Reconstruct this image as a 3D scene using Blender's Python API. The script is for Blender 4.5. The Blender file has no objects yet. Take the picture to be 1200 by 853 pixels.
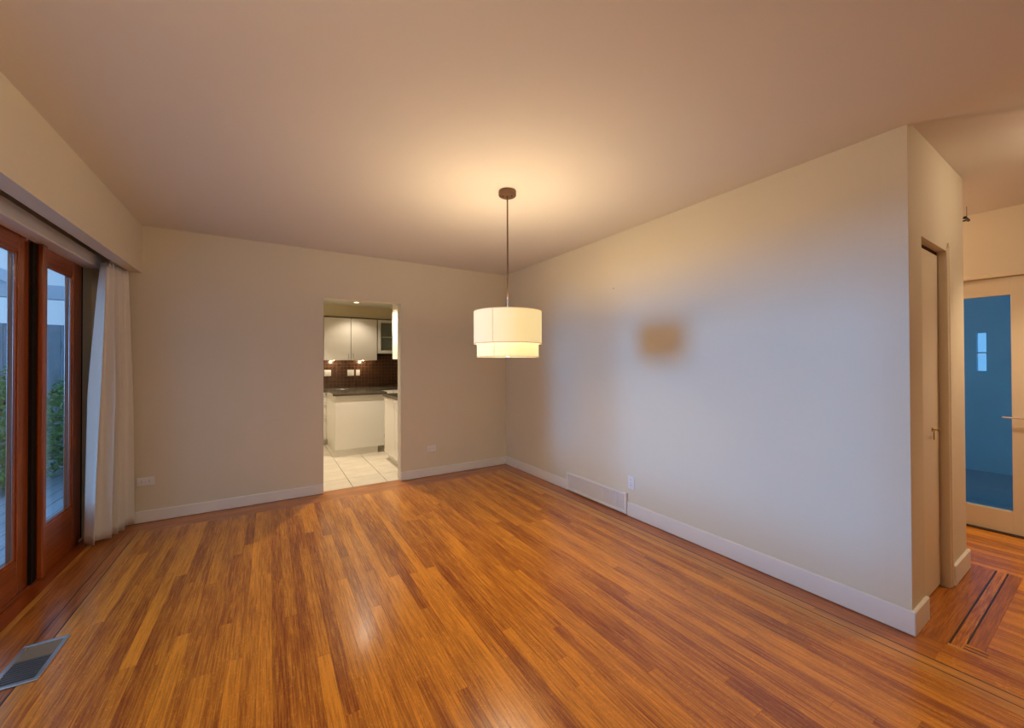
import bpy, bmesh, math, random
from mathutils import Vector, Matrix
random.seed(7)
S = bpy.context.scene
COL = S.collection
PI = math.pi

# ------------------------------------------------------------------ camera
YAW, PITCH, ROLL, FPX, PCX, PCY, EYE = math.radians(31.868), math.radians(.437), math.radians(-.147), 453.18, 598.17, 422.77, 1.345
fw = Vector((math.sin(YAW)*math.cos(PITCH), math.cos(YAW)*math.cos(PITCH), math.sin(PITCH)))
rt0 = Vector((math.cos(YAW), -math.sin(YAW), 0)); up0 = rt0.cross(fw)
rt = rt0*math.cos(ROLL) + up0*math.sin(ROLL); up = -rt0*math.sin(ROLL) + up0*math.cos(ROLL)
cd = bpy.data.cameras.new('camera'); cam = bpy.data.objects.new('camera', cd); COL.objects.link(cam)
M = Matrix((rt, up, -fw)).transposed().to_4x4(); M.translation = (0, 0, EYE); cam.matrix_world = M
cd.sensor_fit = 'HORIZONTAL'; cd.sensor_width = 36; cd.lens = FPX/1200*36
cd.shift_x = (600-PCX)/1200; cd.shift_y = (PCY-426.5)/1200; cd.clip_start = .02; cd.clip_end = 200
S.camera = cam

# ------------------------------------------------------------------ sky, sun, exposure
W = bpy.data.worlds.new('sky'); S.world = W; W.use_nodes = True
bg = W.node_tree.nodes['Background']; bg.inputs[0].default_value = (.52, .72, 1.0, 1); bg.inputs[1].default_value = 1.1
sun = bpy.data.lights.new('low_daylight', 'SUN'); sun.energy = 1.95; sun.color = (.14, .52, 1.0); sun.angle = math.radians(11)
so = bpy.data.objects.new('low_daylight', sun); COL.objects.link(so)
so.rotation_euler = Vector((1, -.185, -.021)).to_track_quat('-Z', 'Y').to_euler(); so.location = (-12, 4, 3)
vs = S.view_settings; vs.view_transform = 'Standard'; vs.look = 'None'; vs.gamma = 1; vs.exposure = 0; vs.use_curve_mapping = False

# ------------------------------------------------------------------ dimensions
XR, YB, H, XS, YE, XE, XG = 2.70, 4.46, 2.536, -.93, .585, 3.884, 4.90
XL, YR = -1.30, -3.2            # window wall inner face, wall behind the camera
DX0, DX1, DZ = .475, 1.282, 2.045
HH = 2.56                       # hall ceiling

# ------------------------------------------------------------------ materials
def newmat(name):
    m = bpy.data.materials.new(name); m.use_nodes = True
    return m, m.node_tree, m.node_tree.nodes['Principled BSDF']
def nd(nt, t, **kw):
    n = nt.nodes.new(t)
    for k, v in kw.items(): setattr(n, k, v)
    return n
def mat(name, col, rough=.5, spec=.5, metal=0, bump=0, bscale=60, var=0, vscale=6, coat=0, emit=None, estr=0):
    m, nt, b = newmat(name)
    b.inputs['Base Color'].default_value = (*col, 1); b.inputs['Roughness'].default_value = rough
    b.inputs['Specular IOR Level'].default_value = spec; b.inputs['Metallic'].default_value = metal
    b.inputs['Coat Weight'].default_value = coat; b.inputs['Coat Roughness'].default_value = .08
    tc = nd(nt, 'ShaderNodeTexCoord')
    if var:
        n = nd(nt, 'ShaderNodeTexNoise'); n.inputs['Scale'].default_value = vscale; n.inputs['Detail'].default_value = 4
        nt.links.new(tc.outputs['Object'], n.inputs['Vector'])
        r = nd(nt, 'ShaderNodeValToRGB'); r.color_ramp.elements[0].position = .3; r.color_ramp.elements[1].position = .7
        r.color_ramp.elements[0].color = (*[c*(1-var) for c in col], 1); r.color_ramp.elements[1].color = (*[min(1, c*(1+var)) for c in col], 1)
        nt.links.new(n.outputs['Fac'], r.inputs['Fac']); nt.links.new(r.outputs['Color'], b.inputs['Base Color'])
    if bump:
        n = nd(nt, 'ShaderNodeTexNoise'); n.inputs['Scale'].default_value = bscale; n.inputs['Detail'].default_value = 3
        nt.links.new(tc.outputs['Object'], n.inputs['Vector'])
        bp = nd(nt, 'ShaderNodeBump'); bp.inputs['Strength'].default_value = bump; bp.inputs['Distance'].default_value = .002
        nt.links.new(n.outputs['Fac'], bp.inputs['Height']); nt.links.new(bp.outputs['Normal'], b.inputs['Normal'])
    if emit:
        b.inputs['Emission Color'].default_value = (*emit, 1); b.inputs['Emission Strength'].default_value = estr
    return m
def wood(name, dark, light, sx=70, sy=3, rough=.3, rnd=0, fleck=0, coat=.3, axis='Y'):
    """grain along local Y (or Z/X); rnd mixes in a random tone for each board"""
    m, nt, b = newmat(name); L = nt.links.new
    tc = nd(nt, 'ShaderNodeTexCoord'); oi = nd(nt, 'ShaderNodeObjectInfo'); ge = nd(nt, 'ShaderNodeNewGeometry')
    ad = nd(nt, 'ShaderNodeMath', operation='ADD'); L(oi.outputs['Random'], ad.inputs[0]); L(ge.outputs['Random Per Island'], ad.inputs[1])
    fr = nd(nt, 'ShaderNodeMath', operation='FRACT'); L(ad.outputs[0], fr.inputs[0])
    ofs = nd(nt, 'ShaderNodeMath', operation='MULTIPLY'); ofs.inputs[1].default_value = 37; L(fr.outputs[0], ofs.inputs[0])
    va = nd(nt, 'ShaderNodeVectorMath', operation='ADD'); L(tc.outputs['Object'], va.inputs[0]); L(ofs.outputs[0], va.inputs[1])
    def stretched(across, along):
        mp = nd(nt, 'ShaderNodeMapping'); mp.inputs['Scale'].default_value = {'Y': (across, along, across), 'Z': (across, across, along), 'X': (along, across, across)}[axis]
        L(va.outputs[0], mp.inputs['Vector']); return mp
    n1 = nd(nt, 'ShaderNodeTexNoise'); n1.inputs['Scale'].default_value = 1; n1.inputs['Detail'].default_value = 5; n1.inputs['Roughness'].default_value = .65
    n1.inputs['Distortion'].default_value = .35
    L(stretched(sx, sy).outputs[0], n1.inputs['Vector'])
    n2 = nd(nt, 'ShaderNodeTexNoise'); n2.inputs['Scale'].default_value = 1; n2.inputs['Detail'].default_value = 3
    L(stretched(9, 1.3).outputs[0], n2.inputs['Vector'])
    mx = nd(nt, 'ShaderNodeMix'); mx.data_type = 'FLOAT'; mx.inputs[0].default_value = .52
    sh = nd(nt, 'ShaderNodeMapRange'); sh.inputs[1].default_value = .32; sh.inputs[2].default_value = .68; L(n1.outputs['Fac'], sh.inputs[0])
    L(sh.outputs[0], mx.inputs[2]); L(n2.outputs['Fac'], mx.inputs[3])
    val = mx.outputs[0]
    if rnd:
        s = nd(nt, 'ShaderNodeMath', operation='MULTIPLY_ADD'); L(fr.outputs[0], s.inputs[0]); s.inputs[1].default_value = rnd; L(val, s.inputs[2])
        s2 = nd(nt, 'ShaderNodeMath', operation='SUBTRACT'); L(s.outputs[0], s2.inputs[0]); s2.inputs[1].default_value = rnd/2; val = s2.outputs[0]
    if fleck:
        v = nd(nt, 'ShaderNodeTexNoise'); v.inputs['Scale'].default_value = 1; v.inputs['Detail'].default_value = 2; v.inputs['Distortion'].default_value = 2.2
        L(stretched(55, 38).outputs[0], v.inputs['Vector'])
        rr = nd(nt, 'ShaderNodeValToRGB'); rr.color_ramp.elements[0].position = .56; rr.color_ramp.elements[1].position = .66
        L(v.outputs['Fac'], rr.inputs['Fac'])
        ms = nd(nt, 'ShaderNodeMath', operation='MULTIPLY'); L(rr.outputs['Color'], ms.inputs[0]); L(n2.outputs['Fac'], ms.inputs[1])
        ma = nd(nt, 'ShaderNodeMath', operation='MULTIPLY_ADD'); L(ms.outputs[0], ma.inputs[0]); ma.inputs[1].default_value = fleck; L(val, ma.inputs[2]); val = ma.outputs[0]
    r = nd(nt, 'ShaderNodeValToRGB'); e = r.color_ramp.elements
    e[0].position = .22; e[0].color = (*dark, 1); e[1].position = .80; e[1].color = (*light, 1)
    L(val, r.inputs['Fac']); L(r.outputs['Color'], b.inputs['Base Color'])
    b.inputs['Roughness'].default_value = rough; b.inputs['Coat Weight'].default_value = coat; b.inputs['Coat Roughness'].default_value = .16
    bp = nd(nt, 'ShaderNodeBump'); bp.inputs['Strength'].default_value = .12; bp.inputs['Distance'].default_value = .001
    L(n1.outputs['Fac'], bp.inputs['Height']); L(bp.outputs['Normal'], b.inputs['Normal'])
    return m
def pane_glass(name, tint=(.80, .92, 1.0), refl=.9):
    m = bpy.data.materials.new(name); m.use_nodes = True; nt = m.node_tree; nt.nodes.remove(nt.nodes['Principled BSDF'])
    out = nt.nodes['Material Output']; t = nd(nt, 'ShaderNodeBsdfTransparent'); t.inputs[0].default_value = (*tint, 1)
    g = nd(nt, 'ShaderNodeBsdfGlossy'); g.inputs['Roughness'].default_value = .02; g.inputs[0].default_value = (refl, refl, refl, 1)
    lw = nd(nt, 'ShaderNodeLayerWeight'); lw.inputs['Blend'].default_value = .5
    pw = nd(nt, 'ShaderNodeMath', operation='POWER'); pw.inputs[1].default_value = 5; nt.links.new(lw.outputs['Facing'], pw.inputs[0])
    f = nd(nt, 'ShaderNodeMath', operation='MULTIPLY_ADD'); f.inputs[1].default_value = .9; f.inputs[2].default_value = .04; nt.links.new(pw.outputs[0], f.inputs[0])
    x = nd(nt, 'ShaderNodeMixShader')
    nt.links.new(f.outputs[0], x.inputs[0]); nt.links.new(t.outputs[0], x.inputs[1]); nt.links.new(g.outputs[0], x.inputs[2]); nt.links.new(x.outputs[0], out.inputs[0])
    return m
def cloth(name, col, trans=.4, emit=None, estr=0, weave=900):
    m = bpy.data.materials.new(name); m.use_nodes = True; nt = m.node_tree; nt.nodes.remove(nt.nodes['Principled BSDF']); L = nt.links.new
    out = nt.nodes['Material Output']; d = nd(nt, 'ShaderNodeBsdfDiffuse'); t = nd(nt, 'ShaderNodeBsdfTranslucent'); x = nd(nt, 'ShaderNodeMixShader')
    tc = nd(nt, 'ShaderNodeTexCoord'); n = nd(nt, 'ShaderNodeTexNoise'); n.inputs['Scale'].default_value = weave; L(tc.outputs['Object'], n.inputs['Vector'])
    r = nd(nt, 'ShaderNodeValToRGB'); r.color_ramp.elements[0].color = (*[c*.9 for c in col], 1); r.color_ramp.elements[1].color = (*col, 1)
    L(n.outputs['Fac'], r.inputs['Fac']); L(r.outputs['Color'], d.inputs[0]); L(r.outputs['Color'], t.inputs[0])
    x.inputs[0].default_value = trans; L(d.outputs[0], x.inputs[1]); L(t.outputs[0], x.inputs[2])
    last = x.outputs[0]
    if emit:
        e = nd(nt, 'ShaderNodeEmission'); e.inputs[0].default_value = (*emit, 1); e.inputs[1].default_value = estr
        a = nd(nt, 'ShaderNodeAddShader'); L(last, a.inputs[0]); L(e.outputs[0], a.inputs[1]); last = a.outputs[0]
    L(last, out.inputs[0]); return m

PAINT = mat('wall_paint', (.75, .695, .57), .75, .25, bump=.12, bscale=140, var=.015, vscale=2)
PAINT_K = mat('kitchen_paint', (.74, .66, .46), .7, .25, bump=.1, bscale=140)
CEIL = mat('ceiling_paint', (.77, .735, .70), .9, .15, bump=.12, bscale=110)
TRIM = mat('trim_paint', (.84, .83, .82), .35, .5)
DOORPAINT = mat('cream_door_paint', (.78, .70, .55), .4, .5)
OAK = wood('oak_boards', (.27, .058, .004), (.88, .345, .024), sx=150, sy=5, rnd=.34, fleck=.25, rough=.27, coat=.35)
OAK_D = wood('oak_border_boards', (.22, .050, .005), (.66, .23, .025), sx=120, sy=5, rnd=.14, fleck=.1, rough=.30)
OAK_P = wood('pale_inlay_oak', (.42, .155, .022), (.78, .36, .062), rnd=.10, rough=.30)
EBONY = wood('dark_inlay_wood', (.012, .005, .003), (.05, .02, .01), rough=.35)
GAPDARK = mat('subfloor', (.035, .016, .007), .9, .1, var=.2)
MAHOG = wood('mahogany_door_wood', (.19, .032, .004), (.46, .105, .013), sx=60, sy=2, rough=.28, axis='Z', coat=.4)
MAHOG_Y = wood('mahogany_rail_wood', (.19, .032, .004), (.46, .105, .013), sx=60, sy=2, rough=.28, axis='Y', coat=.4)
GLASS = pane_glass('door_glass')
SEAL = mat('dark_door_seal', (.010, .007, .006), .7, .2)
STEEL = mat('brushed_steel', (.62, .64, .66), .28, metal=1, bump=.05, bscale=300)
CHROME = mat('chrome', (.90, .91, .93), .25, metal=1)
BRASS = mat('aged_brass', (.42, .29, .10), .35, metal=1)
BRONZE = mat('brushed_bronze', (.20, .12, .075), .45, metal=.7)
BLACK = mat('black_metal', (.012, .011, .010), .4)
PLASTIC = mat('white_plastic', (.84, .84, .86), .35)
SLOT = mat('socket_slots', (.02, .02, .02), .6)
LINEN = cloth('curtain_cloth', (.95, .93, .90), .12)
KIT_W = mat('white_gloss_laminate', (.84, .80, .74), .16, coat=.3)
KIT_S = mat('white_satin_panel', (.76, .74, .70), .4)
STONE = mat('dark_speckled_counter', (.075, .062, .045), .15, var=.7, vscale=160)
TILE_F = mat('pale_floor_tile', (.68, .61, .50), .35, var=.08, vscale=5)
GROUT = mat('grout', (.52, .46, .37), .9)
MOSAIC = wood('brown_mosaic_glaze', (.030, .010, .004), (.13, .052, .022), sx=30, sy=30, rnd=.22, rough=.18)
GLASS_K = pane_glass('cabinet_glass', (.93, .97, .95))

# ------------------------------------------------------------------ mesh helpers
def box(bm, x0, x1, y0, y1, z0, z1, bev=0, seg=1):
    x0, x1 = min(x0, x1), max(x0, x1); y0, y1 = min(y0, y1), max(y0, y1); z0, z1 = min(z0, z1), max(z0, z1)
    v = [bm.verts.new((x, y, z)) for z in (z0, z1) for y in (y0, y1) for x in (x0, x1)]
    fs = [bm.faces.new([v[i] for i in f]) for f in ((0, 2, 3, 1), (4, 5, 7, 6), (0, 1, 5, 4), (2, 6, 7, 3), (0, 4, 6, 2), (1, 3, 7, 5))]
    if bev:
        es = list({e for f in fs for e in f.edges})
        bmesh.ops.bevel(bm, geom=es, offset=bev, segments=seg, affect='EDGES', profile=.5)
    return bm
def prism(bm, poly, z0, z1):
    a = [bm.verts.new((x, y, z0)) for x, y in poly]; b = [bm.verts.new((x, y, z1)) for x, y in poly]; n = len(poly)
    bm.faces.new(a[::-1]); bm.faces.new(b)
    for i in range(n): bm.faces.new((a[i], a[(i+1) % n], b[(i+1) % n], b[i]))
    return bm
def lathe(bm, prof, c=(0, 0, 0), n=40, axis='Z', closed=False):
    rings = []
    for r, h in prof:
        ring = []
        for i in range(n):
            a = 2*PI*i/n; p = (r*math.cos(a), r*math.sin(a), h)
            if axis == 'Y': p = (p[0], p[2], p[1])
            if axis == 'X': p = (p[2], p[0], p[1])
            ring.append(bm.verts.new((p[0]+c[0], p[1]+c[1], p[2]+c[2])))
        rings.append(ring)
    pairs = list(zip(rings, rings[1:])) + ([(rings[-1], rings[0])] if closed else [])
    for a, b in pairs:
        for i in range(n): bm.faces.new((a[i], a[(i+1) % n], b[(i+1) % n], b[i]))
    if not closed:
        if prof[0][0] > 1e-4: bm.faces.new(rings[0][::-1])
        if prof[-1][0] > 1e-4: bm.faces.new(rings[-1])
    return bm
def tube(bm, pts, r, n=10):
    pts = [Vector(p) for p in pts]; rings = []
    for i, p in enumerate(pts):
        d = (pts[min(i+1, len(pts)-1)] - pts[max(i-1, 0)]).normalized()
        a = d.orthogonal().normalized() if i == 0 else (rings_a - d*rings_a.dot(d)).normalized()
        rings_a = a; b = d.cross(a)
        rings.append([bm.verts.new(p + (a*math.cos(2*PI*k/n) + b*math.sin(2*PI*k/n))*r) for k in range(n)])
    for a, b in zip(rings, rings[1:]):
        for i in range(n): bm.faces.new((a[i], a[(i+1) % n], b[(i+1) % n], b[i]))
    bm.faces.new(rings[0][::-1]); bm.faces.new(rings[-1]); return bm
def wpos(o):
    p = Vector((0, 0, 0))
    while o: p += o.location; o = o.parent
    return p
def obj(name, bm, m, parent=None, smooth=False, base=None):
    """bm in world coordinates -> one mesh object (its origin at its base, or at the parent's frame)"""
    bmesh.ops.recalc_face_normals(bm, faces=bm.faces)
    co = [v.co for v in bm.verts]
    c = Vector(base) if base else Vector(((min(v.x for v in co)+max(v.x for v in co))/2, (min(v.y for v in co)+max(v.y for v in co))/2, min(v.z for v in co)))
    bm.transform(Matrix.Translation(-c))
    me = bpy.data.meshes.new(name); bm.to_mesh(me); bm.free(); me.materials.append(m)
    if smooth:
        me.shade_smooth()
        try: me.set_sharp_from_angle(angle=math.radians(40))
        except Exception: pass
    o = bpy.data.objects.new(name, me); COL.objects.link(o)
    if parent: o.parent = parent; o.location = c - wpos(parent)
    else: o.location = c
    return o
def tag(o, label, cat=None, group=None, kind=None):
    o['label'] = label
    if cat: o['category'] = cat
    if group: o['group'] = group
    if kind: o['kind'] = kind
    return o
def thing(name, loc, label, cat, group=None, kind=None):
    o = bpy.data.objects.new(name, None); COL.objects.link(o); o.location = loc; o.empty_display_size = .05
    return tag(o, label, cat, group, kind)
def bx(name, m, parent, *a, bev=0, smooth=False): return obj(name, box(bmesh.new(), *a, bev=bev), m, parent, smooth)
def lamp(parent, name, loc, power, col, size=.03, kind='POINT', spot=None, rot=None):
    l = bpy.data.lights.new(name, kind); l.energy = power; l.color = col
    if kind in ('POINT', 'SPOT'): l.shadow_soft_size = size
    if kind == 'SPOT': l.spot_size = spot; l.spot_blend = .6
    if kind == 'AREA': l.shape = 'RECTANGLE'; l.size, l.size_y = size
    o = bpy.data.objects.new(name, l); COL.objects.link(o)
    o.parent = parent; o.location = Vector(loc) - wpos(parent)
    if rot: o.rotation_euler = rot
    return o
ST = 'structure'

# ================================================================== room shell
fl = obj('floor', box(bmesh.new(), XL-.1, XG+.12, YR-.1, YB+.06, -.10, -.0185), GAPDARK)
tag(fl, 'glossy orange oak strip floor with pale inlaid border lines', 'floor', kind=ST)
mainpoly = [(XL-.12, YR-.12), (XG+.15, YR-.12), (XG+.15, -2.008), (2.72, .593), (2.72, .70), (XR+.08, .70), (XR+.08, YB+.1), (XL-.12, YB+.1)]
c = obj('ceiling', prism(bmesh.new(), mainpoly, H, H+.10), CEIL); tag(c, 'smooth cream ceiling of the dining room above the pendant lamp', 'ceiling', kind=ST)
c = obj('ceiling', box(bmesh.new(), 2.5, XG+.15, -2.2, 2.7, HH+.02, HH+.12), CEIL)
tag(c, 'slightly raised cream ceiling over the hall on the right', 'ceiling', kind=ST); c.location.z = HH

def wall(name, m, label, boxes):
    bm = bmesh.new()
    for b in boxes: box(bm, *b)
    return tag(obj(name, bm, m), label, 'wall', kind=ST)
T = .13
wall('wall_back', PAINT, 'cream back wall with the open doorway to the kitchen',
     [(XL, DX0, YB, YB+T, -.05, H), (DX0, DX1, YB, YB+T, DZ, H), (DX1, XR+.1, YB, YB+T, -.05, H)])
wall('wall_right', PAINT, 'long right wall washed with bluish daylight', [(XR, XR+.10, YE+.10, YB, -.05, H)])
CO0, CO1, CZ = 2.925, 3.44, 2.015
wall('wall_end', PAINT, 'short wall end with the narrow cream closet door', [(XR, CO0, YE, YE+.10, -.05, HH), (CO0, CO1, YE, YE+.10, CZ, HH), (CO1, XE, YE, YE+.10, -.05, HH)])
wall('wall_hall', PAINT, 'hall side wall running back behind the closet', [(XE-.10, XE, YE+.10, 2.6, -.05, HH)])
GD0, GD1, GZ = .295, 1.165, 2.005
wall('wall_entry', PAINT, 'peach lit hall wall above the blue glass door', [(XG, XG+.12, GD1+.02, 2.7, -.05, HH), (XG, XG+.12, GD0-.02, GD1+.02, GZ+.01, HH), (XG, XG+.12, YR, GD0-.02, -.05, HH)])
wall('wall_hall_end', PAINT, 'wall closing the far end of the hall', [(XE, XG, 2.6, 2.7, -.05, HH)])
wall('wall_rear', PAINT, 'plain wall behind the viewpoint', [(XL-.1, XG+.12, YR-.12, YR, -.05, H)])
DY0, DY1, DTOP = 1.02, 4.262, 2.14
wall('wall_left', PAINT, 'window wall around the mahogany sliding doors', [(XL, XL+.07, DY1, YB, -.05, H), (XL, XL+.07, DY0, DY1, DTOP, H), (XL, XL+.07, YR, DY0, -.05, H)])
# dropped box over the curtain track
bm = bmesh.new(); box(bm, XS-.085, XS, YR, YB, 2.128, H); box(bm, XL+.07, XS-.085, YR, YB, 2.30, H)
tag(obj('trim_1', bm, PAINT), 'dropped cream bulkhead box above the sliding doors', 'bulkhead', kind=ST)
bm = bmesh.new(); box(bm, XL+.07, -1.125, DY0-.1, YB-.19, 2.095, 2.185, .006)
tag(obj('trim_2', bm, TRIM), 'pale grey head casing right above the door frames', 'casing', kind=ST)

def skirting(name, label, segs, h=.112, th=.016):
    bm = bmesh.new()
    for (x0, x1, y0, y1) in segs: box(bm, x0, x1, y0, y1, .002, h, .004)
    return tag(obj(name, bm, TRIM), label, 'baseboard', kind=ST)
skirting('baseboard_back', 'white baseboard along the back wall left of the kitchen doorway', [(-1.225, DX0, YB-.016, YB)], .10)
skirting('baseboard_back', 'white baseboard on back wall between kitchen doorway and corner', [(DX1, XR-.016, YB-.016, YB)], .10)
skirting('baseboard_right', 'long white baseboard under the blue lit right wall', [(XR-.016, XR, YE-.016, 2.372)], .122)
skirting('baseboard_right', 'short white baseboard between wall register and back corner', [(XR-.016, XR, 3.190, YB)], .108)
skirting('baseboard_end', 'white baseboard block on the near wall corner', [(XR, CO0+.008, YE-.016, YE)], .122)
skirting('baseboard_end', 'white baseboard block right of the closet door', [(CO1+.06, XE+.016, YE-.016, YE), (XE, XE+.016, YE, 2.58)], .122)

# ================================================================== oak boards
boards = []       # (x0,x1,y0,y1,along,mat,name)
def proj(p):
    v = Vector(p) - Vector((0, 0, EYE)); w = v.dot(fw)
    if w < .05: return None
    return PCX + FPX*v.dot(rt)/w, PCY - FPX*v.dot(up)/w
def shown(b):
    x0, x1, y0, y1 = b[:4]; best = 0; n = 0
    for i in range(5):
        for j in range(3):
            q = proj((x0+(x1-x0)*j/2, y0+(y1-y0)*i/4, 0))
            if q and -4 < q[0] < 1204 and q[1] < 857: n += 1
    if not n: return 0
    cx, cy = (x0+x1)/2, (y0+y1)/2; d2 = cx*cx+cy*cy+EYE**2
    return n/15*(x1-x0)*(y1-y0)/d2**1.5
def row(x0, x1, y0, y1, along='Y', m=None, lo=.55, hi=1.7, name='board', start=0):
    if along == 'Y':
        y = y0 - random.random()*lo*start
        while y < y1 - .001:
            l = random.uniform(lo, hi)
            if y1-(y+l) < .25: l = y1-y
            a = max(y, y0); 
            if y+l-a > .02: boards.append((x0, x1, a, y+l, 'Y', m, name))
            y += l
    else:
        x = x0
        while x < x1 - .001:
            l = random.uniform(lo, hi)
            if x1-(x+l) < .25: l = x1-x
            boards.append((x, x+l, y0, y1, 'X', m, name)); x += l
FX0, FX1, FY1 = -.852, 2.430, 4.205
NR = 57; wd = (FX1-FX0)/NR
for i in range(NR): row(FX0+i*wd, FX0+(i+1)*wd, YR, FY1, 'Y', OAK, .7, 2.1, 'board', 1)
# border along the sliding doors
row(-.900, -.852, YR, FY1+.05, 'Y', OAK_P, 1.8, 2.6, 'inlay_strip')
row(-.906, -.900, YR, FY1+.05, 'Y', EBONY, 3, 4, 'inlay_line')
row(-.965, -.906, YR, FY1+.11, 'Y', OAK_D, 1.2, 2.2)
row(-.970, -.965, YR, FY1+.11, 'Y', EBONY, 3, 4, 'inlay_line')
row(-1.045, -.970, YR, YB, 'Y', OAK_D, 1.2, 2.2)
row(-1.120, -1.045, YR, YB, 'Y', OAK_D, 1.2, 2.2)
row(-1.150, -1.120, YR, YB, 'Y', OAK_P, 1.8, 2.6, 'inlay_strip')
row(-1.230, -1.150, YR, YB, 'Y', MAHOG_Y, 1.8, 2.6)
# border along the back wall
row(-.852, 2.430, FY1, FY1+.05, 'X', OAK_D, 1.8, 2.6, 'inlay_strip')
row(-.906, 2.560, FY1+.05, FY1+.11, 'X', OAK_D, 1.0, 2.0)
row(-.970, 2.560, FY1+.11, FY1+.18, 'X', OAK_D, 1.0, 2.0)
row(-.970, 2.560, FY1+.18, YB, 'X', OAK_D, 1.0, 2.0)
row(DX0, DX1, YB, YB+.055, 'X', OAK_D, 2, 3, 'threshold_strip')
# border along the right wall
row(2.430, 2.488, YR, FY1+.05, 'Y', OAK_P, 1.8, 2.6, 'inlay_strip')
row(2.488, 2.494, YR, FY1+.05, 'Y', EBONY, 3, 4, 'inlay_line')
row(2.494, 2.552, YR, FY1+.05, 'Y', OAK_P, 1.8, 2.6, 'inlay_strip')
row(2.552, 2.560, YR, FY1+.05, 'Y', EBONY, 3, 4, 'inlay_line')
row(2.560, 2.742, YE-.1, YB, 'Y', OAK_D, 1.2, 2.2)
row(2.560, 2.742, YR, YE-.1, 'Y', OAK, 1.8, 2.4)
row(2.742, 2.770, YR, .478, 'Y', OAK_P, 1.8, 2.6, 'inlay_strip')
# hall border and field
row(2.742, 3.995, .478, YE+.05, 'X', OAK_D, 3, 4)
row(2.770, 3.995, .471, .478, 'X', EBONY, 3, 4, 'inlay_line')
row(2.770, 3.995, .431, .471, 'X', OAK, 3, 4, 'inlay_strip')
row(2.830, 3.995, .424, .431, 'X', EBONY, 3, 4, 'inlay_line')
row(2.830, 3.995, .372, .424, 'X', OAK_D, 3, 4)
row(2.770, 2.780, .360, .431, 'Y', EBONY, 3, 4, 'inlay_line'); row(2.780, 2.800, .360, .431, 'Y', OAK, 3, 4, 'inlay_block')
row(2.800, 2.810, .360, .431, 'Y', EBONY, 3, 4, 'inlay_line'); row(2.810, 2.830, .360, .431, 'Y', OAK, 3, 4, 'inlay_block')
n = 21; hw = (3.995-2.770)/n
for i in range(n): row(2.770+i*hw, 2.770+(i+1)*hw, YR, .360 if i == 0 else .372, 'Y', OAK, .7, 1.9, 'board', 1)
n = 16; hw = (XG-3.995)/n
for i in range(n): row(3.995+i*hw, 3.995+(i+1)*hw, YR, 2.6, 'Y', OAK, .7, 1.9, 'board', 1)
boards.sort(key=shown, reverse=True)
GAP = .0002
rest = {}
for k, (x0, x1, y0, y1, al, m, nm) in enumerate(boards):
    lift = random.uniform(-.0003, .0003) if nm == 'board' else .0002
    if k < 298 and shown(boards[k]) > 0:
        w, l = ((x1-x0), (y1-y0)) if al == 'Y' else ((y1-y0), (x1-x0))
        bm = box(bmesh.new(), -w/2+GAP, w/2-GAP, -l/2+GAP, l/2-GAP, -.018, 0)
        bmesh.ops.bevel(bm, geom=[e for e in bm.edges if all(v.co.z > -.001 for v in e.verts)], offset=.0003, segments=1, affect='EDGES')
        me = bpy.data.meshes.new(nm); bm.to_mesh(me); bm.free(); me.materials.append(m)
        o = bpy.data.objects.new(nm, me); COL.objects.link(o); o.parent = fl
        o.location = Vector(((x0+x1)/2, (y0+y1)/2, lift)) - fl.location
        if al == 'X': o.rotation_euler.z = PI/2
    else:
        box(rest.setdefault(m.name, (bmesh.new(), m))[0], x0+GAP, x1-GAP, y0+GAP, y1-GAP, -.018, lift)
for bm, m in rest.values():
    o = obj('far_boards', bm, m, fl); o['kind'] = 'stuff'

# ================================================================== sliding doors
def sash(y0, y1, xf, z0, z1, stile, rail_b, rail_t, label, kindn, post=None):
    """one mahogany framed glass panel; xf = room-side face"""
    th = .045; t = thing(kindn, (xf-th/2, (y0+y1)/2, z0), label, 'door', kind=ST)
    bx('stile', MAHOG, t, xf-th, xf, y0, y0+stile, z0, z1, bev=.003)
    bx('stile', MAHOG, t, xf-th, xf, y1-stile, y1, z0, z1, bev=.003)
    bx('rail', MAHOG_Y, t, xf-th, xf-.001, y0+stile, y1-stile, z0, z0+rail_b, bev=.003)
    bx('rail', MAHOG_Y, t, xf-th, xf-.001, y0+stile, y1-stile, z1-rail_t, z1, bev=.003)
    g0, g1, h0, h1 = y0+stile, y1-stile, z0+rail_b, z1-rail_t
    for a in ((g0, g0+.014, h0, h1), (g1-.014, g1, h0, h1), (g0+.014, g1-.014, h0, h0+.014), (g0+.014, g1-.014, h1-.014, h1)):
        bx('glazing_bead', MAHOG, t, xf-.018, xf-.006, *a, bev=.002)
    bm = box(bmesh.new(), xf-.028, xf-.022, g0+.001, g1-.001, h0+.001, h1-.001)
    obj('pane', bm, GLASS, t)
    return t
sash(3.530, 4.230, -1.222, .022, 2.125, .145, .285, .135, 'narrow mahogany glass door panel next to the curtain', 'door_1')
sash(1.050, 3.510, -1.238, .022, 2.125, .105, .195, .125, 'wide mahogany sliding glass panel at the left picture edge', 'door_2')
t = thing('trim_3', (-1.22, 3.57, .02), 'rounded mahogany post between two glass door panels', 'post', kind=ST)
bx('post', MAHOG, t, -1.221, -1.192, 3.565, 3.612, .0205, 2.094, bev=.006)
bx('seal', SEAL, t, -1.236, -1.221, 3.512, 3.5645, .0215, 2.09)
bm = bmesh.new(); box(bm, -1.268, -1.224, 4.232, 4.2615, .022, 2.139, .002)
o = tag(obj('trim_4', bm, SEAL), 'dark gap strip between glass door frame and wall', 'door jamb', kind=ST)
bm = bmesh.new(); box(bm, XL-.09, -1.231, DY0, 4.231, -.018, .020, .003)
tag(obj('trim_5', bm, MAHOG_Y), 'dark red wooden sill under the sliding doors', 'sill', kind=ST)
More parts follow.
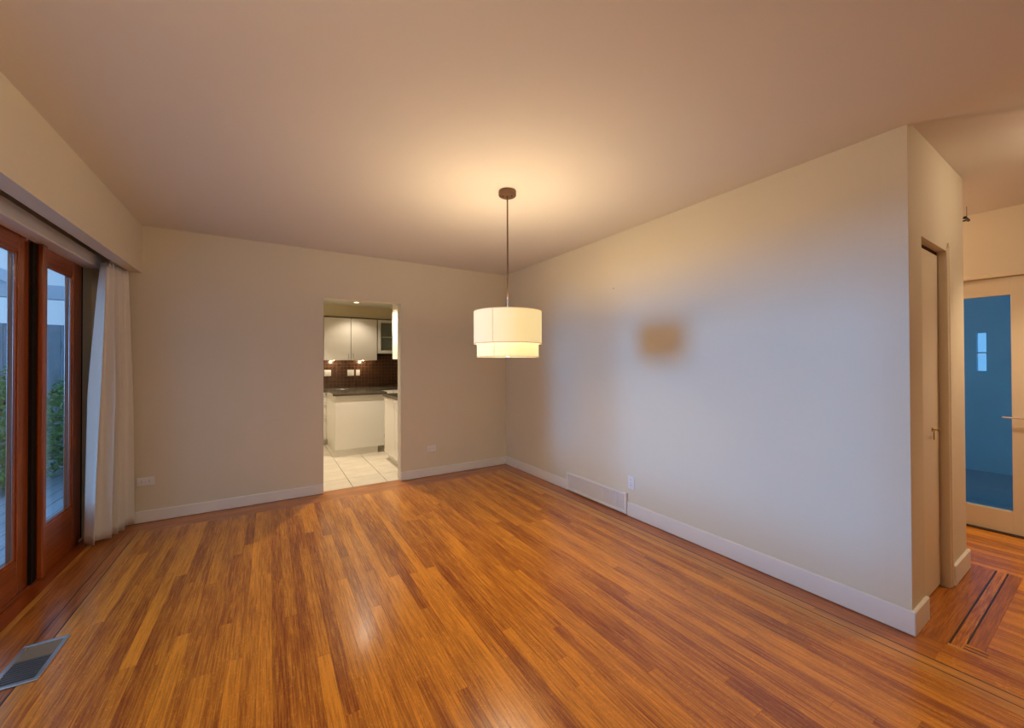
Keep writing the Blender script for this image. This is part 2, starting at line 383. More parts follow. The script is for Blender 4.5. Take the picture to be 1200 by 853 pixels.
bm = bmesh.new(); box(bm, XL-.16, XL-.092, DY0, 4.23, -.03, .030, .004)
tag(obj('trim_6', bm, TRIM), 'white outer track strip of the sliding doors', 'track', kind=ST)

# ================================================================== curtain
cr = thing('curtain', (-1.03, 4.28, .015), 'white floor length curtain bunched in the corner beside the doors', 'curtain')
def drape(bm, n=150, rows=30):
    A1, B1, A0, B0 = Vector((-1.105, 4.045)), Vector((-.985, 4.425)), Vector((-1.062, 4.085)), Vector((-1.005, 4.40))
    grid = []
    for j in range(rows+1):
        v = j/rows; z = 2.118+(.022-2.118)*v; row_ = []; w = v**.75
        A, B = A0.lerp(A1, w), B0.lerp(B1, w); d = (B-A).normalized(); nn = Vector((-d.y, d.x))*-1
        for i in range(n+1):
            u = i/n; ph = 2*PI*4.25*u + 2.2 + .5*math.sin(2.1*v+2*u)
            a = (.018+.036*min(1, v*2.0+.05))*(.8+.3*math.sin(5*u+1.2))
            f = math.sin(ph)+.18*math.sin(3*ph)*-1 + (.35*math.sin(2.3*ph+1)*(1-v)**2)
            p = A.lerp(B, u) + nn*a*f + d*.011*math.cos(ph)*w
            row_.append(bm.verts.new((p.x, p.y, z+.008*math.sin(7*u)*v)))
        grid.append(row_)
    for j in range(rows):
        for i in range(n): bm.faces.new((grid[j][i], grid[j][i+1], grid[j+1][i+1], grid[j+1][i]))
    return bm
o = obj('panel', drape(bmesh.new()), LINEN, cr, smooth=True)
sm = o.modifiers.new('thickness', 'SOLIDIFY'); sm.thickness = .002
bx('heading_tape', LINEN, cr, -1.052, -1.040, 4.12, 4.40, 2.10, 2.119, bev=.003)
for y in (4.16, 4.22, 4.28, 4.34, 4.40):
    bx('hook', PLASTIC, cr, -1.052, -1.044, y-.004, y+.004, 2.115, 2.162)
bx_ = box(bmesh.new(), -1.065, -1.035, DY0-.2, YB-.005, 2.160, 2.186, .003)
tag(obj('curtain_rail', bx_, TRIM), 'white curtain track hidden up inside the bulkhead box', 'curtain rail')
for y in (1.4, 2.4, 3.4, 4.2): obj('bracket', box(bmesh.new(), -1.058, -1.042, y-.01, y+.01, 2.186, 2.30), TRIM, bpy.data.objects['curtain_rail'])

# ================================================================== pendant lamp
PX, PY = 1.390, 2.270
pl = thing('pendant_lamp', (PX, PY, H), 'two tier cream drum pendant lamp hanging on a thin bronze rod', 'pendant lamp')
can = obj('canopy', lathe(bmesh.new(), [(.058, H), (.0605, H-.004), (.0605, H-.030), (.057, H-.034), (.0001, H-.034)], (PX, PY, 0), 40), BRONZE, pl, True)
for s in (-1, 1): obj('screw', lathe(bmesh.new(), [(.005, H-.0335), (.005, H-.038), (.0001, H-.039)], (PX+s*.024, PY-s*.020, 0), 12), BLACK, can)
obj('rod', tube(bmesh.new(), [(PX, PY, H-.033), (PX, PY, 1.80)], .0055, 14), BRONZE, pl, True)
obj('stem', tube(bmesh.new(), [(PX, PY, 1.80), (PX, PY, 1.46)], .0035, 12), STEEL, pl, True)
SHADE = cloth('lampshade_linen', (.80, .72, .56), .05, (1.0, .80, .36), .60)
SHADE_L = cloth('lower_lampshade_linen', (.80, .74, .56), .05, (1.0, .88, .38), .74)
BAND = cloth('lampshade_band', (.60, .50, .36), .05, (1.0, .62, .34), .36)
DIFF = mat('frosted_diffuser', (.9, .85, .7), .4, emit=(1.0, .86, .55), estr=1.0)
R1, R2 = .233, .2115
def drum(r, z0, z1, th=.0025): return lathe(bmesh.new(), [(r, z0), (r, z1), (r-th, z1), (r-th, z0)], (PX, PY, 0), 72, closed=True)
us = obj('upper_shade', drum(R1, 1.480, 1.702), SHADE, pl, True)
obj('hem', drum(R1+.0008, 1.479, 1.486, .004), BAND, us, True); obj('hem', drum(R1+.0008, 1.698, 1.703, .004), BAND, us, True)
ls = obj('lower_shade', drum(R2, 1.392, 1.500), SHADE_L, pl, True)
obj('hem', drum(R2+.0008, 1.391, 1.397, .004), BAND, ls, True)
for r, z0, z1, par in ((R1, 1.486, 1.698, us), (R2, 1.397, 1.480, ls)):
    a = math.atan2(-fw.y, -fw.x) - math.radians(24)
    bm = bmesh.new()
    for k in range(2):
        aa = a + (k-.5)*.010*.233/r
        box(bm, -.0006, .0006, -.0012, .0012, z0, z1)
    bm2 = bmesh.new(); box(bm2, r-.0005, r+.0009, -.0022, .0022, z0, z1)
    bm2.transform(Matrix.Translation((PX, PY, 0)) @ Matrix.Rotation(a, 4, 'Z')); bm.free()
    obj('seam', bm2, BAND, par)
df = obj('diffuser', lathe(bmesh.new(), [(.0001, 1.4005), (R2-.004, 1.4005), (R2-.004, 1.3965), (.0001, 1.3965)], (PX, PY, 0), 64), DIFF, pl, True)
obj('finial', lathe(bmesh.new(), [(.0001, 1.384), (.007, 1.386), (.009, 1.391), (.006, 1.3964)], (PX, PY, 0), 20), STEEL, df, True)
sp = bmesh.new()
for k in range(3):
    a = k*2*PI/3+.4; tube(sp, [(PX, PY, 1.655), (PX+math.cos(a)*(R1-.003), PY+math.sin(a)*(R1-.003), 1.694)], .0022, 8)
obj('spider', sp, STEEL, pl, True)
BULB = mat('lit_bulb_glass', (.95, .9, .8), .3, emit=(1, .74, .40), estr=6)
for k in range(3):
    a = k*2*PI/3+1.1; bxx, byy = PX+.085*math.cos(a), PY+.085*math.sin(a)
    obj('socket', lathe(bmesh.new(), [(.0001, 1.505), (.016, 1.507), (.016, 1.548), (.0001, 1.549)], (bxx, byy, 0), 20), STEEL, pl, True)
    obj('socket_arm', tube(bmesh.new(), [(PX, PY, 1.508), (bxx, byy, 1.508)], .004, 8), STEEL, pl, True)
    obj('bulb', lathe(bmesh.new(), [(.0001, 1.5495), (.013, 1.550), (.016, 1.566), (.027, 1.592), (.029, 1.612), (.022, 1.634), (.0001, 1.643)], (bxx, byy, 0), 24), BULB, pl, True)
lamp(pl, 'bulb_light', (PX, PY, 1.655), 30, (1, .75, .47), .05)
gl = lamp(pl, 'shade_glow', (PX, PY, 1.395), 7, (1, .76, .48), (.40, .40), 'AREA'); gl.data.shape = 'DISK'

# ================================================================== sockets and registers
def outlet(loc, horiz, face, label, name='wall_outlet'):
    """face 'Y' looks to -Y, 'X' looks to -X"""
    t = thing(name, loc, label, 'outlet'); w, h = (.115, .072) if horiz else (.072, .115)
    def B(nm, m, u0, u1, v0, v1, d0, d1, par, bev=0):
        x, y, z = loc
        a = (x+u0, x+u1, y-d1, y-d0, z+v0, z+v1) if face == 'Y' else (x-d1, x-d0, y-u1, y-u0, z+v0, z+v1)
        return obj(nm, box(bmesh.new(), *a, bev=bev), m, par)
    B('plate', PLASTIC, -w/2, w/2, -h/2, h/2, 0, .006, t, .0025)
    for s in (-1, 1):
        cu, cv = (s*.024, 0) if horiz else (0, s*.024)
        f = B('receptacle', PLASTIC, cu-.016, cu+.016, cv-.016, cv+.016, .006, .008, t, .001)
        for q in (-1, 1):
            du, dv = (0, q*.006) if horiz else (q*.006, 0)
            su, sv = (.004, .0012) if horiz else (.0012, .004)
            B('slot', SLOT, cu+du-su, cu+du+su, cv+dv+.002-sv, cv+dv+.002+sv, .008, .0086, f)
    B('screw', STEEL, -.003, .003, -.003, .003, .006, .0075, t)
outlet((-.900, YB, .348), True, 'Y', 'white double outlet beside the white curtain, mounted sideways')
outlet((1.650, YB, .328), True, 'Y', 'cream double outlet on back wall right of the kitchen doorway')
outlet((XR, 2.333, .297), False, 'X', 'white upright double outlet on the right wall above the register')
# white wall register set into the baseboard line
wr = thing('wall_register', (XR, 2.78, 0), 'white slatted heat register low on the right wall', 'register')
y0, y1, zt, zb = 2.374, 3.187, .196, .012
for a in ((y0, y1, zb, zb+.022), (y0, y1, zt-.022, zt), (y0, y0+.025, zb+.022, zt-.022), (y1-.025, y1, zb+.022, zt-.022)):
    bx('frame', TRIM, wr, XR-.024, XR-.001, *a, bev=.003)
bx('backing', TRIM, wr, XR-.010, XR-.001, y0+.025, y1-.025, zb+.022, zt-.022)
nf = 54
me0 = None
for i in range(nf):
    y = y0+.032+(y1-y0-.064)*i/(nf-1)
    if me0 is None:
        o = bx('fin', TRIM, wr, XR-.016, XR-.006, y-.005, y+.005, zb+.023, zt-.023); me0 = o
    else:
        o = me0.copy(); COL.objects.link(o); o.parent = wr; o.location = me0.location + Vector((0, y-(y0+.032), 0))
# floor register
fr = thing('floor_register', (-.915, 2.64, 0), 'metal floor register with dark louvres near the sliding doors', 'register')
x0, x1, y0, y1 = -.992, -.838, 2.475, 2.800
FRM = mat('pewter_metal', (.55, .58, .62), .28, metal=.9)
for a in ((x0, x1, y0, y0+.018), (x0, x1, y1-.018, y1), (x0, x0+.018, y0+.018, y1-.018), (x1-.018, x1, y0+.018, y1-.018)):
    bx('frame', FRM, fr, *a, .0005, .007, bev=.002)
bx('well', SLOT, fr, x0+.018, x1-.018, y0+.018, y1-.018, .0004, .0012)
LOUV = mat('louvre_metal', (.30, .30, .31), .35, metal=.8)
me0 = None; nl = 10
for i in range(nl):
    y = y0+.024+.155*i/(nl-1)
    if me0 is None: me0 = bx('louvre', LOUV, fr, x0+.018, x1-.018, y-.005, y+.003, .0014, .0056)
    else:
        o = me0.copy(); COL.objects.link(o); o.parent = fr; o.location = me0.location + Vector((0, y-(y0+.024), 0))
bx('damper', mat('damper_plate', (.36, .28, .18), .4, metal=.5), fr, x0+.019, x1-.019, y0+.19, y1-.019, .0014, .0034)
# picture hook hole left in the right wall
tag(obj('wall_nail', lathe(bmesh.new(), [(.0001, -.006), (.005, -.005), (.005, -.001), (.0001, 0)], (XR, 2.53, 2.04), 10, 'X'), BRASS), 'tiny picture nail high on the right wall', 'nail')

# ================================================================== closet door, blue glass door
DYF = YE+.036
d = thing('door_4', ((CO0+CO1)/2, DYF+.018, .015), 'narrow plain cream closet door in the short wall end', 'door', kind=ST)
bx('leaf', DOORPAINT, d, CO0+.004, CO1-.010, DYF, DYF+.036, .014, CZ-.022, bev=.002)
kn = obj('knob', lathe(bmesh.new(), [(.012, 0), (.012, -.003), (.004, -.005), (.004, -.022), (.010, -.026), (.011, -.031), (.0001, -.034)], (3.285, DYF, .955), 20, 'Y'), BRASS, d, True)
obj('pull', tube(bmesh.new(), [(3.285, DYF-.020, .955), (3.225, DYF-.020, .955), (3.218, DYF-.020, .948), (3.218, DYF-.020, .905)], .0028, 8), BRASS, d, True)
bm = bmesh.new(); box(bm, CO1-.001, CO1+.022, YE-.006, DYF-.002, .003, CZ+.022, .003); box(bm, CO1+.022, CO1+.055, YE-.010, YE, .003, CZ+.05, .003)
tag(obj('trim_7', bm, DOORPAINT), 'cream moulded casing on the right side of the closet door', 'casing', kind=ST)
bm = bmesh.new(); box(bm, CO0+.002, CO1-.003, DYF+.003, DYF+.03, CZ-.020, CZ-.001); box(bm, CO1-.009, CO1-.001, DYF+.002, DYF+.03, .003, CZ-.001)
tag(obj('trim_8', bm, mat('painted_gap_shadow', (.05, .028, .014), .8)), 'brown strip painted as the shadow gap around the closet door', 'painted shadow', kind=ST)  # brown strips put the shade of the door gap into colour
BLUE = pane_glass('blue_tinted_glass', (.68, .88, .95), .7)
g = thing('door_5', (XG, (GD0+GD1)/2, .012), 'cream framed hall door with one tall blue glass pane', 'door', kind=ST)
gp = (.498, .975, .186, 1.874)
xf0, xf1 = XG-.004, XG+.036
bx('stile', DOORPAINT, g, xf0, xf1, GD0, gp[0], .012, GZ+.009, bev=.002); bx('stile', DOORPAINT, g, xf0, xf1, gp[1], GD1, .012, GZ+.009, bev=.002)
bx('rail', DOORPAINT, g, xf0, xf1, gp[0], gp[1], .012, gp[2], bev=.002); bx('rail', DOORPAINT, g, xf0, xf1, gp[0], gp[1], gp[3], GZ+.009, bev=.002)
bx('pane', BLUE, g, XG+.008, XG+.016, gp[0], gp[1], gp[2], gp[3])
lx, ly, lz = XG-.004, .405, .918
lv = obj('lever_handle', lathe(bmesh.new(), [(.026, 0), (.026, -.008), (.010, -.010), (.010, -.045), (.0001, -.046)], (lx, ly, lz), 28, 'X'), CHROME, g, True)
obj('lever', tube(bmesh.new(), [(lx-.042, ly-.006, lz), (lx-.042, ly+.045, lz), (lx-.042, ly+.135, lz)], .0075, 14), CHROME, lv, True)
obj('lock_cylinder', lathe(bmesh.new(), [(.020, 0), (.020, -.007), (.010, -.009), (.0001, -.009)], (lx, ly-.004, lz+.052), 24, 'X'), CHROME, g, True)
bm = bmesh.new(); box(bm, XG-.030, XG, YR+.3, 2.55, GZ+.012, GZ+.034, .004); box(bm, XG-.016, XG, YR+.3, 2.55, GZ+.034, GZ+.046, .003)
tag(obj('trim_9', bm, DOORPAINT), 'thin cream picture rail running above the blue glass door', 'picture rail', kind=ST)
bm = bmesh.new(); box(bm, XG-.012, XG-.001, GD0-.10, GD0-.004, .003, GZ+.011, .003); box(bm, XG-.012, XG-.001, GD1+.004, GD1+.09, .003, GZ+.011, .003)
tag(obj('trim_10', bm, DOORPAINT), 'flat cream side casing of the blue glass door', 'casing', kind=ST)
bm = bmesh.new(); box(bm, XG-.03, XG+.12, GD0, GD1, .0008, .010, .002)
tag(obj('trim_11', bm, EBONY), 'dark threshold strip under the blue glass door', 'threshold', kind=ST)
# daylit entry porch behind the blue glass
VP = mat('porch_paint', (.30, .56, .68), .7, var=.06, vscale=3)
wall('wall_porch', VP, 'blue grey porch wall with a slim window seen through the blue glass',
     [(7.5, 7.6, -1.4, .95, -.05, 2.6), (7.5, 7.6, 1.03, 2.6, -.05, 2.6), (7.5, 7.6, .95, 1.03, -.05, 1.24), (7.5, 7.6, .95, 1.03, 1.715, 2.6), (XG+.12, 5.3, 2.6, 2.7, -.05, 2.6), (7.3, 7.6, 2.6, 2.7, -.05, 2.6), (5.3, 7.3, 2.6, 2.7, -.05, .2),
      (XG+.12, 5.2, -1.5, -1.4, -.05, 2.6), (7.4, 7.6, -1.5, -1.4, -.05, 2.6), (5.2, 7.4, -1.5, -1.4, -.05, .1)])  # wide unseen side openings added to let daylight into the porch
tag(obj('floor', box(bmesh.new(), XG+.121, 7.6, -1.5, 2.7, -.06, .0), mat('porch_floor', (.20, .26, .30), .25)), 'dark porch floor behind the blue glass door', 'floor', kind=ST)
tag(obj('ceiling', box(bmesh.new(), XG+.121, 7.6, -1.5, 2.7, 2.6, 2.7), VP), 'porch ceiling behind the blue glass door', 'ceiling', kind=ST)
wn = thing('window_1', (7.52, .99, 1.24), 'slim bright window at the back of the porch', 'window', kind=ST)
bx('pane', GLASS, wn, 7.54, 7.546, .951, 1.029, 1.241, 1.714); bx('glazing_bar', TRIM, wn, 7.53, 7.56, .951, 1.029, 1.46, 1.475)

# hall cable light
CX_ = 4.60
cl = thing('cable_light', (CX_, .68, HH), 'black cable light fitting on two thin wires below the hall ceiling', 'light fitting')
for dx in (-.045, .045):
    obj('cable', tube(bmesh.new(), [(CX_+dx, .672, 2.462), (CX_+dx, 2.58, 2.462)], .0022, 8), BLACK, cl, True)
    obj('turnbuckle', tube(bmesh.new(), [(CX_+dx, .672, 2.462), (CX_+dx, .725, 2.462)], .006, 10), BLACK, cl, True)
obj('spreader_bar', tube(bmesh.new(), [(CX_-.06, .672, 2.462), (CX_+.06, .672, 2.462)], .010, 12), BLACK, cl, True)
obj('post', tube(bmesh.new(), [(CX_, .672, 2.462), (CX_, .672, HH)], .0018, 12), BLACK, cl, True)
lamp(cl, 'cable_bulb', (CX_, 1.5, 2.38), 16, (1, .64, .38), .03)
obj('lamp_head', lathe(bmesh.new(), [(.010, 2.46), (.030, 2.41), (.032, 2.405), (.028, 2.405), (.008, 2.452)], (CX_, 1.5, 0), 24, closed=True), BLACK, cl, True)

# flush ceiling lamps: one in the hall, one added behind the camera as fill
def flush(loc, power, label, z):
    t = thing('ceiling_light', (loc[0], loc[1], z), label, 'ceiling light')
    obj('base', lathe(bmesh.new(), [(.15, z), (.15, z-.02), (.0001, z-.02)], (loc[0], loc[1], 0), 40), STEEL, t, True)
    obj('bowl', lathe(bmesh.new(), [(.14, z-.02), (.135, z-.045), (.10, z-.075), (.05, z-.09), (.0001, z-.093)], (loc[0], loc[1], 0), 40), mat('opal_bowl', (.9, .88, .82), .3, emit=(1, .72, .42), estr=5), t, True)
    lamp(t, 'bowl_light', (loc[0], loc[1], z-.16), power, (1, .77, .52), .10)
flush((3.48, -.12), 7, 'round opal ceiling light in the hall outside the right picture edge', HH+.018)
hd = thing('downlight', (4.15, -.15, HH+.018), 'unseen downlight added to brighten the hall floor, outside the right picture edge', 'downlight')  # added out of view to send more light down on the hall floor
obj('trim_ring', lathe(bmesh.new(), [(.058, HH+.018), (.058, HH+.012), (.042, HH+.010), (.042, HH+.018)], (4.15, -.15, 0), 32, closed=True), PLASTIC, hd, True)
obj('lens', lathe(bmesh.new(), [(.0001, HH+.015), (.042, HH+.015), (.042, HH+.017), (.0001, HH+.017)], (4.15, -.15, 0), 32), mat('fill_lens_glow', (.9, .85, .7), .4, emit=(1, .78, .50), estr=5), hd, True)
lamp(hd, 'hall_fill_spot', (4.15, -.15, HH-.02), 80, (1, .72, .44), .05, 'SPOT', math.radians(110))
flush((-.3, .55), 27, 'unseen opal ceiling light added for warm fill behind the viewpoint', H)  # unseen lamp added for warm ambient fill

# ================================================================== kitchen
KX0, KX1, KY1, KH = -.75, 2.75, 7.72, 2.40
KY0 = YB+T
kf = obj('floor', box(bmesh.new(), KX0-.1, KX1+.1, YB+.056, KY1+.1, -.10, -.012), GROUT)
tag(kf, 'pale square tiled kitchen floor seen through the doorway', 'floor', kind=ST)
ts = .372; first = None; k = 0
for i in range(10):
    for j in range(9):
        tx, ty = KX0+.06+i*ts-.02, YB+.062+j*ts
        x1, y1 = min(tx+ts-.006, KX1), min(ty+ts-.006, KY1)
        if x1-tx < .05 or y1-ty < .05: continue
        full = x1 == tx+ts-.006 and y1 == ty+ts-.006
        if full and first:
            o = first.copy(); COL.objects.link(o); o.parent = kf; o.location = Vector(((tx+x1)/2, (ty+y1)/2, -.0115)) - kf.location
        else:
            o = obj('tile', box(bmesh.new(), tx, x1, ty, y1, -.0115, -.001, .0015), TILE_F, kf)
            if full: first = o
wall('wall_kitchen_back', PAINT_K, 'yellow cream kitchen wall behind the cabinets', [(KX0-.1, KX1+.1, KY1, KY1+.1, -.05, KH), (KX0, KX1, 7.42, KY1, 2.19, KH)])
wall('wall_kitchen_left', PAINT_K, 'kitchen wall hidden left of the doorway', [(KX0-.1, KX0, KY0, KY1, -.05, KH)])
wall('wall_kitchen_right', PAINT_K, 'kitchen wall hidden right of the doorway', [(KX1, KX1+.1, KY0, KY1, -.05, KH), (2.03, 2.11, KY0, 5.66, -.05, KH)])
kc = obj('ceiling', box(bmesh.new(), KX0-.1, KX1+.1, KY0, KY1+.1, KH, KH+.1), mat('kitchen_ceiling_paint', (.80, .77, .70), .8)); tag(kc, 'low white kitchen ceiling with a small round downlight', 'ceiling', kind=ST)
# peninsula
pn = thing('kitchen_peninsula', (1.15, 6.6, 0), 'white panelled kitchen peninsula facing the doorway', 'cabinet')
bx('plinth', KIT_S, pn, .815, 1.40, 6.10, 7.08, 0, .098); bx('body', KIT_S, pn, .803, 1.490, 6.105, 7.08, .10, .880, bev=.002)
bx('end_panel', KIT_S, pn, .800, 1.493, 6.080, 6.104, .10, .882, bev=.002)
ct = obj('countertop', box(bmesh.new(), .765, 1.530, 6.045, 7.096, .884, .922, .006), STONE); tag(ct, 'dark speckled stone countertop on the white peninsula', 'countertop')
# far base run
fb = thing('base_cabinet', (1.2, 7.4, 0), 'white base cabinets along the far kitchen wall', 'cabinet')
bx('plinth', KIT_S, fb, -.7, 2.70, 7.17, 7.70, 0, .098); bx('body', KIT_S, fb, -.7, 2.70, 7.125, 7.70, .10, .878)
for i, x in enumerate((-.65, -.05, .55, 1.512, 1.912, 2.312)):
    for z0_, z1_ in ((.105, .48), (.484, .70), (.704, .872)):
        w_ = .39 if x > 1.5 else .595
        dr = bx('drawer', KIT_W, fb, x, x+w_-.004, 7.105, 7.124, z0_, z1_, bev=.002)
        bx('handle', STEEL, dr, x+.12, x+w_-.12, 7.085, 7.095, z1_-.045, z1_-.035, bev=.002)
ct = obj('countertop', box(bmesh.new(), -.7, 2.70, 7.10, 7.70, .884, .924, .006), STONE); tag(ct, 'dark stone countertop under the brown mosaic backsplash', 'countertop')
kg = thing('kick_vent', (1.76, 7.16, .01), 'small dark toe kick vent grille right of the peninsula', 'vent')
for i in range(3): bx('slot', BLACK, kg, 1.56+i*.11, 1.65+i*.11, 7.155, 7.1695, .02, .085)
# mosaic backsplash
bs = obj('backsplash', box(bmesh.new(), -.7, 2.70, KY1-.012, KY1-.001, .926, 1.66), GROUT); tag(bs, 'dark brown mosaic tile backsplash between counter and wall cabinets', 'backsplash')
bs.data.materials[0] = mat('dark_grout', (.20, .15, .11), .9)
bm = bmesh.new(); p = .062
for i in range(int(3.4/p)):
    for j in range(int(.73/p)):
        box(bm, -.698+i*p, -.698+(i+1)*p-.006, KY1-.017, KY1-.0121, .930+j*p, .930+(j+1)*p-.006)
o = obj('mosaic_tiles', bm, MOSAIC, bs); o['kind'] = 'stuff'
for nm, cx_, w_ in (('left edge of the doorway', .885, .115), ('middle of the backsplash', 1.277, .115), ('right of the middle one', 1.405, .07)):
    t = thing('kitchen_switch', (cx_, KY1-.018, 1.185), 'white switch plate on the brown mosaic, ' + nm, 'switch plate', 'kitchen switch plates')
    bx('plate', PLASTIC, t, cx_-w_/2, cx_+w_/2, KY1-.024, KY1-.0175, 1.128, 1.242, bev=.002)
    for q in range(int(w_/.045)): bx('rocker', PLASTIC, t, cx_-w_/2+.012+q*.046, cx_-w_/2+.046+q*.046, KY1-.028, KY1-.0241, 1.152, 1.218, bev=.001)
# wall cabinets
YU = 7.37
def upper(x0_, x1_, z0_, z1_, hx, label):
    t = thing('wall_cabinet', ((x0_+x1_)/2, 7.53, z0_), label, 'cabinet', 'white wall cabinets')
    bx('body', KIT_S, t, x0_+.001, x1_-.001, YU+.001, KY1-.019, z0_, z1_)
    dr = bx('door', KIT_W, t, x0_+.003, x1_-.003, YU-.020, YU, z0_+.001, z1_-.002, bev=.002)
    obj('handle', tube(bmesh.new(), [(hx, YU-.020, z0_+.115), (hx, YU-.045, z0_+.11), (hx, YU-.045, z0_+.03), (hx, YU-.020, z0_+.025)], .005, 10), CHROME, dr, True)
upper(.345, .783, 1.415, 2.165, .39, 'white gloss wall cabinet mostly hidden left of the doorway')
upper(.787, 1.222, 1.415, 2.165, 1.180, 'white gloss wall cabinet left of the handle pair')
upper(1.226, 1.676, 1.415, 2.165, 1.262, 'white gloss wall cabinet between handle pair and glass cabinet')
gc = thing('glass_cabinet', (1.95, 7.55, 1.54), 'cream wall cabinet with a glass door at the right', 'cabinet')
x0_, x1_, z0_, z1_ = 1.690, 2.25, 1.545, 2.165
for a in ((x0_, x0_+.018, YU, KY1-.02, z0_, z1_), (x1_-.018, x1_, YU, KY1-.02, z0_, z1_), (x0_+.018, x1_-.018, YU, KY1-.02, z0_, z0_+.018), (x0_+.018, x1_-.018, YU, KY1-.02, z1_-.018, z1_), (x0_+.018, x1_-.018, KY1-.038, KY1-.020, z0_+.018, z1_-.018)):
    bx('panel', KIT_S, gc, *a)
bx('shelf', KIT_S, gc, x0_+.019, x1_-.019, YU+.03, KY1-.04, 1.845, 1.862)
for a in ((x0_, x0_+.055, z0_, z1_), (x1_-.055, x1_, z0_, z1_), (x0_+.055, x1_-.055, z0_, z0_+.055), (x0_+.055, x1_-.055, z1_-.055, z1_)):
    bx('door_frame', KIT_S, gc, a[0], a[1], YU-.020, YU-.001, a[2], a[3], bev=.002)
bx('pane', GLASS_K, gc, x0_+.055, x1_-.055, YU-.012, YU-.008, z0_+.055, z1_-.055)
# right hand run by the doorway
rb = thing('base_cabinet', (1.7, 5.15, 0), 'white base cabinet just inside the right doorway jamb', 'cabinet')
bx('plinth', KIT_S, rb, 1.44, 2.02, 4.62, 5.62, 0, .098); bx('body', KIT_S, rb, 1.408, 2.02, 4.61, 5.645, .10, .880)
for y in (4.612, 5.130): bx('door', KIT_W, rb, 1.388, 1.407, y, y+.512, .103, .878, bev=.002)
ct = obj('countertop', box(bmesh.new(), 1.365, 2.02, 4.605, 5.668, .884, .922, .006), STONE); tag(ct, 'dark stone countertop at the right doorway jamb', 'countertop')
ru = thing('wall_cabinet', (1.75, 5.2, 1.41), 'white wall cabinet just inside the right doorway jamb', 'cabinet')
bx('body', KIT_S, ru, 1.525, 2.02, 4.61, 5.66, 1.412, 2.385)
for y in (4.612, 5.137): bx('door', KIT_W, ru, 1.505, 1.524, y, y+.520, 1.412, 2.383, bev=.002)
# lights
EMK = mat('kitchen_lamp_glow', (.9, .85, .7), .4, emit=(1, .80, .50), estr=5)
def downlight(x, y, label, pw=55):
    t = thing('downlight', (x, y, KH), label, 'downlight', 'kitchen ceiling downlights')
    obj('trim_ring', lathe(bmesh.new(), [(.058, KH), (.058, KH-.004), (.042, KH-.006), (.042, KH)], (x, y, 0), 32, closed=True), PLASTIC, t, True)
    obj('lens', lathe(bmesh.new(), [(.0001, KH-.002), (.042, KH-.002), (.042, KH-.001), (.0001, KH-.001)], (x, y, 0), 32), EMK, t, True)
    lamp(t, 'spot', (x, y, KH-.03), pw, (1, .85, .64), .04, 'SPOT', math.radians(120), (0, 0, 0))
downlight(1.25, 6.98, 'small round downlight in the kitchen ceiling above the cabinets', 20)
downlight(1.10, 5.55, 'kitchen downlight hidden by the doorway head above the tile floor', 130)
downlight(.30, 6.30, 'kitchen downlight hidden behind the left doorway jamb', 95)
for x in (.95, 1.46):
    t = thing('under_cabinet_light', (x, 7.55, 1.414), 'small puck light under the wall cabinets, ' + ('left' if x < 1.2 else 'right'), 'puck light', 'under cabinet lights')
    obj('housing', lathe(bmesh.new(), [(.034, 1.4145), (.034, 1.409), (.0001, 1.409)], (x, 7.55, 0), 24), STEEL, t, True)
    obj('lens', lathe(bmesh.new(), [(.028, 1.4089), (.028, 1.407), (.0001, 1.407)], (x, 7.55, 0), 24), EMK, t, True)
    lamp(t, 'puck', (x, 7.55, 1.385), 2.2, (1, .76, .48), .025)

# ================================================================== outdoors
dk = obj('deck', box(bmesh.new(), -6.2, XL-.165, -2.0, 9.0, -.30, -.115), GAPDARK); tag(dk, 'blue grey timber deck outside the sliding doors', 'deck', kind=ST)
DECK = wood('weathered_deck', (.34, .40, .47), (.60, .67, .75), sx=40, sy=2, rnd=.25, rough=.6, coat=0)
first = None
for i in range(35):
    x = -6.18+i*.138
    if x+.13 > XL-.17: break
    if first is None: first = obj('deck_board', box(bmesh.new(), x, x+.130, -1.98, 8.98, -.114, -.085, .003), DECK, dk)
    else:
        o = first.copy(); COL.objects.link(o); o.parent = dk; o.location = first.location + Vector((i*.138, 0, 0))
EXT = mat('grey_fence_paint', (.30, .37, .44), .7, var=.15)
fe = thing('fence', (-3.2, 8.6, -.1), 'blue grey board fence behind the garden bushes', 'fence')
for i in range(26):
    x = -6.3+i*.19; bx('fence_board', EXT, fe, x, x+.182, 8.58+.01*(i % 2), 8.61+.01*(i % 2), -.1, 1.95)
for z in (.3, 1.6): bx('fence_rail', EXT, fe, -6.3, -1.37, 8.63, 8.67, z, z+.09)
EXW = mat('white_exterior_paint', (.70, .76, .84), .6)
pb = thing('patio_cover', (-2.6, 6.9, 0), 'white patio cover beam and rafters seen through the glass', 'patio cover')
bx('beam', EXW, pb, -5.6, -1.45, 7.05, 7.17, 2.16, 2.33)
for x in (-5.4, -4.5, -3.6, -2.7, -1.8): bx('rafter', EXW, pb, x, x+.05, 4.3, 7.3, 2.33, 2.47)
bx('post', EXW, pb, -5.5, -5.38, 7.05, 7.17, -.085, 2.16)
wall('wall_exterior', EXW, 'pale outer wall of the kitchen beside the deck', [(-1.38, KX0-.1, YB+T, 8.2, -.3, 2.7)])
LEAF = mat('shrub_leaf', (.22, .38, .09), .5, var=.5, vscale=9)
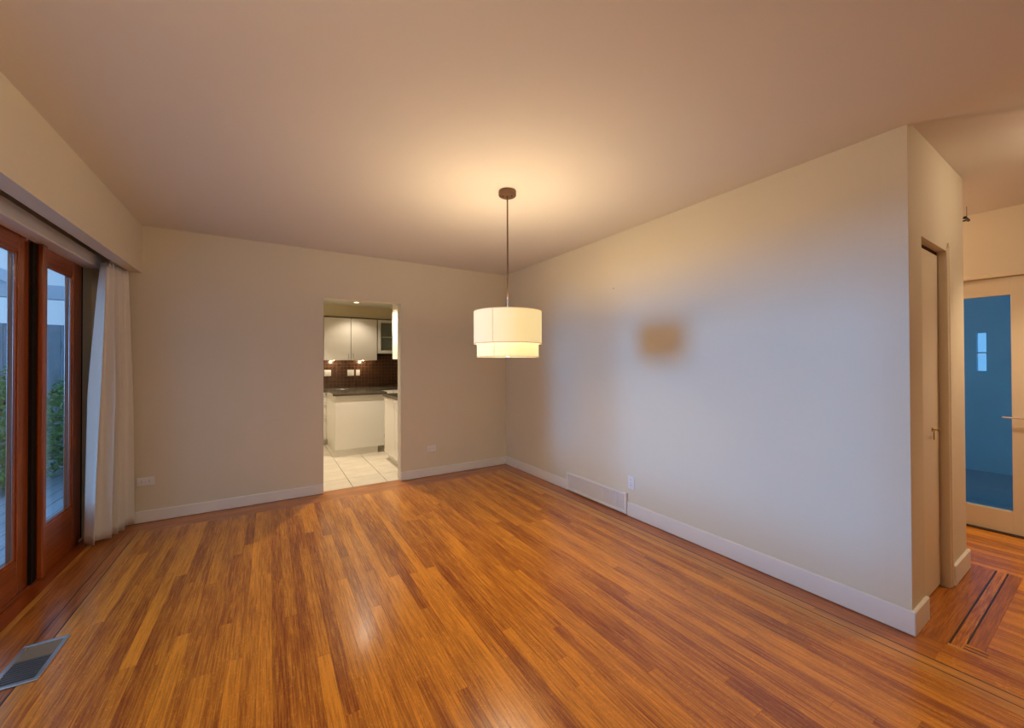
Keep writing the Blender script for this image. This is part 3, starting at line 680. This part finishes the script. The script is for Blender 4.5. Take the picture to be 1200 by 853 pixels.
STEM = mat('shrub_stem', (.07, .05, .03), .8)
def shrub(x, y, rx, ry, hz, n, label, seed):
    rd = random.Random(seed); zb_ = -.085; t = thing('shrub', (x, y, zb_), label, 'shrub', 'garden shrubs')
    vs_, fs_ = [], []
    for i in range(n):
        u, v, w = rd.uniform(-1, 1), rd.uniform(-1, 1), rd.uniform(0, 1)
        rad = math.sqrt(max(0, 1-(2*w-.8)**2*.45)); L_ = math.hypot(u, v)
        if L_ > 1: u, v = u/L_, v/L_
        p = Vector((x+u*rx*rad, y+v*ry*rad, zb_+.06+w*hz+.08*math.sin(6*u+4*v)))
        a = rd.uniform(0, 2*PI); tl = rd.uniform(-.9, .9); s = rd.uniform(.022, .048)
        d1 = Vector((math.cos(a)*math.cos(tl), math.sin(a)*math.cos(tl), math.sin(tl))); d2 = d1.cross(Vector((rd.uniform(-1, 1), rd.uniform(-1, 1), rd.uniform(-1, 1)))).normalized(); nn = d1.cross(d2)
        b0 = len(vs_); vs_ += [p-d1*s, p+d2*s*.45+nn*.006, p+d1*s, p-d2*s*.45+nn*.006]; fs_ += [(b0, b0+1, b0+2), (b0, b0+2, b0+3)]
    me = bpy.data.meshes.new('foliage'); me.from_pydata([v_-Vector((x, y, zb_)) for v_ in vs_], [], fs_); me.materials.append(LEAF)
    o = bpy.data.objects.new('foliage', me); COL.objects.link(o); o.parent = t; o['kind'] = 'stuff'
    for k in range(4):
        a = k*1.6; obj('stem', tube(bmesh.new(), [(x, y, zb_), (x+.3*rx*math.cos(a), y+.3*ry*math.sin(a), zb_+hz*.4), (x+.55*rx*math.cos(a), y+.55*ry*math.sin(a), zb_+hz*.8)], .012, 7), STEM, t, True)
shrub(-2.95, 6.75, .75, .55, 1.30, 5200, 'rounded green shrub on the left behind the wide glass panel', 1)
shrub(-2.05, 7.55, .55, .45, 1.15, 3800, 'green shrub seen through the narrow glass panel', 2)
shrub(-4.65, 6.30, .70, .55, 1.25, 3800, 'green shrub hidden left of the picture edge', 3)
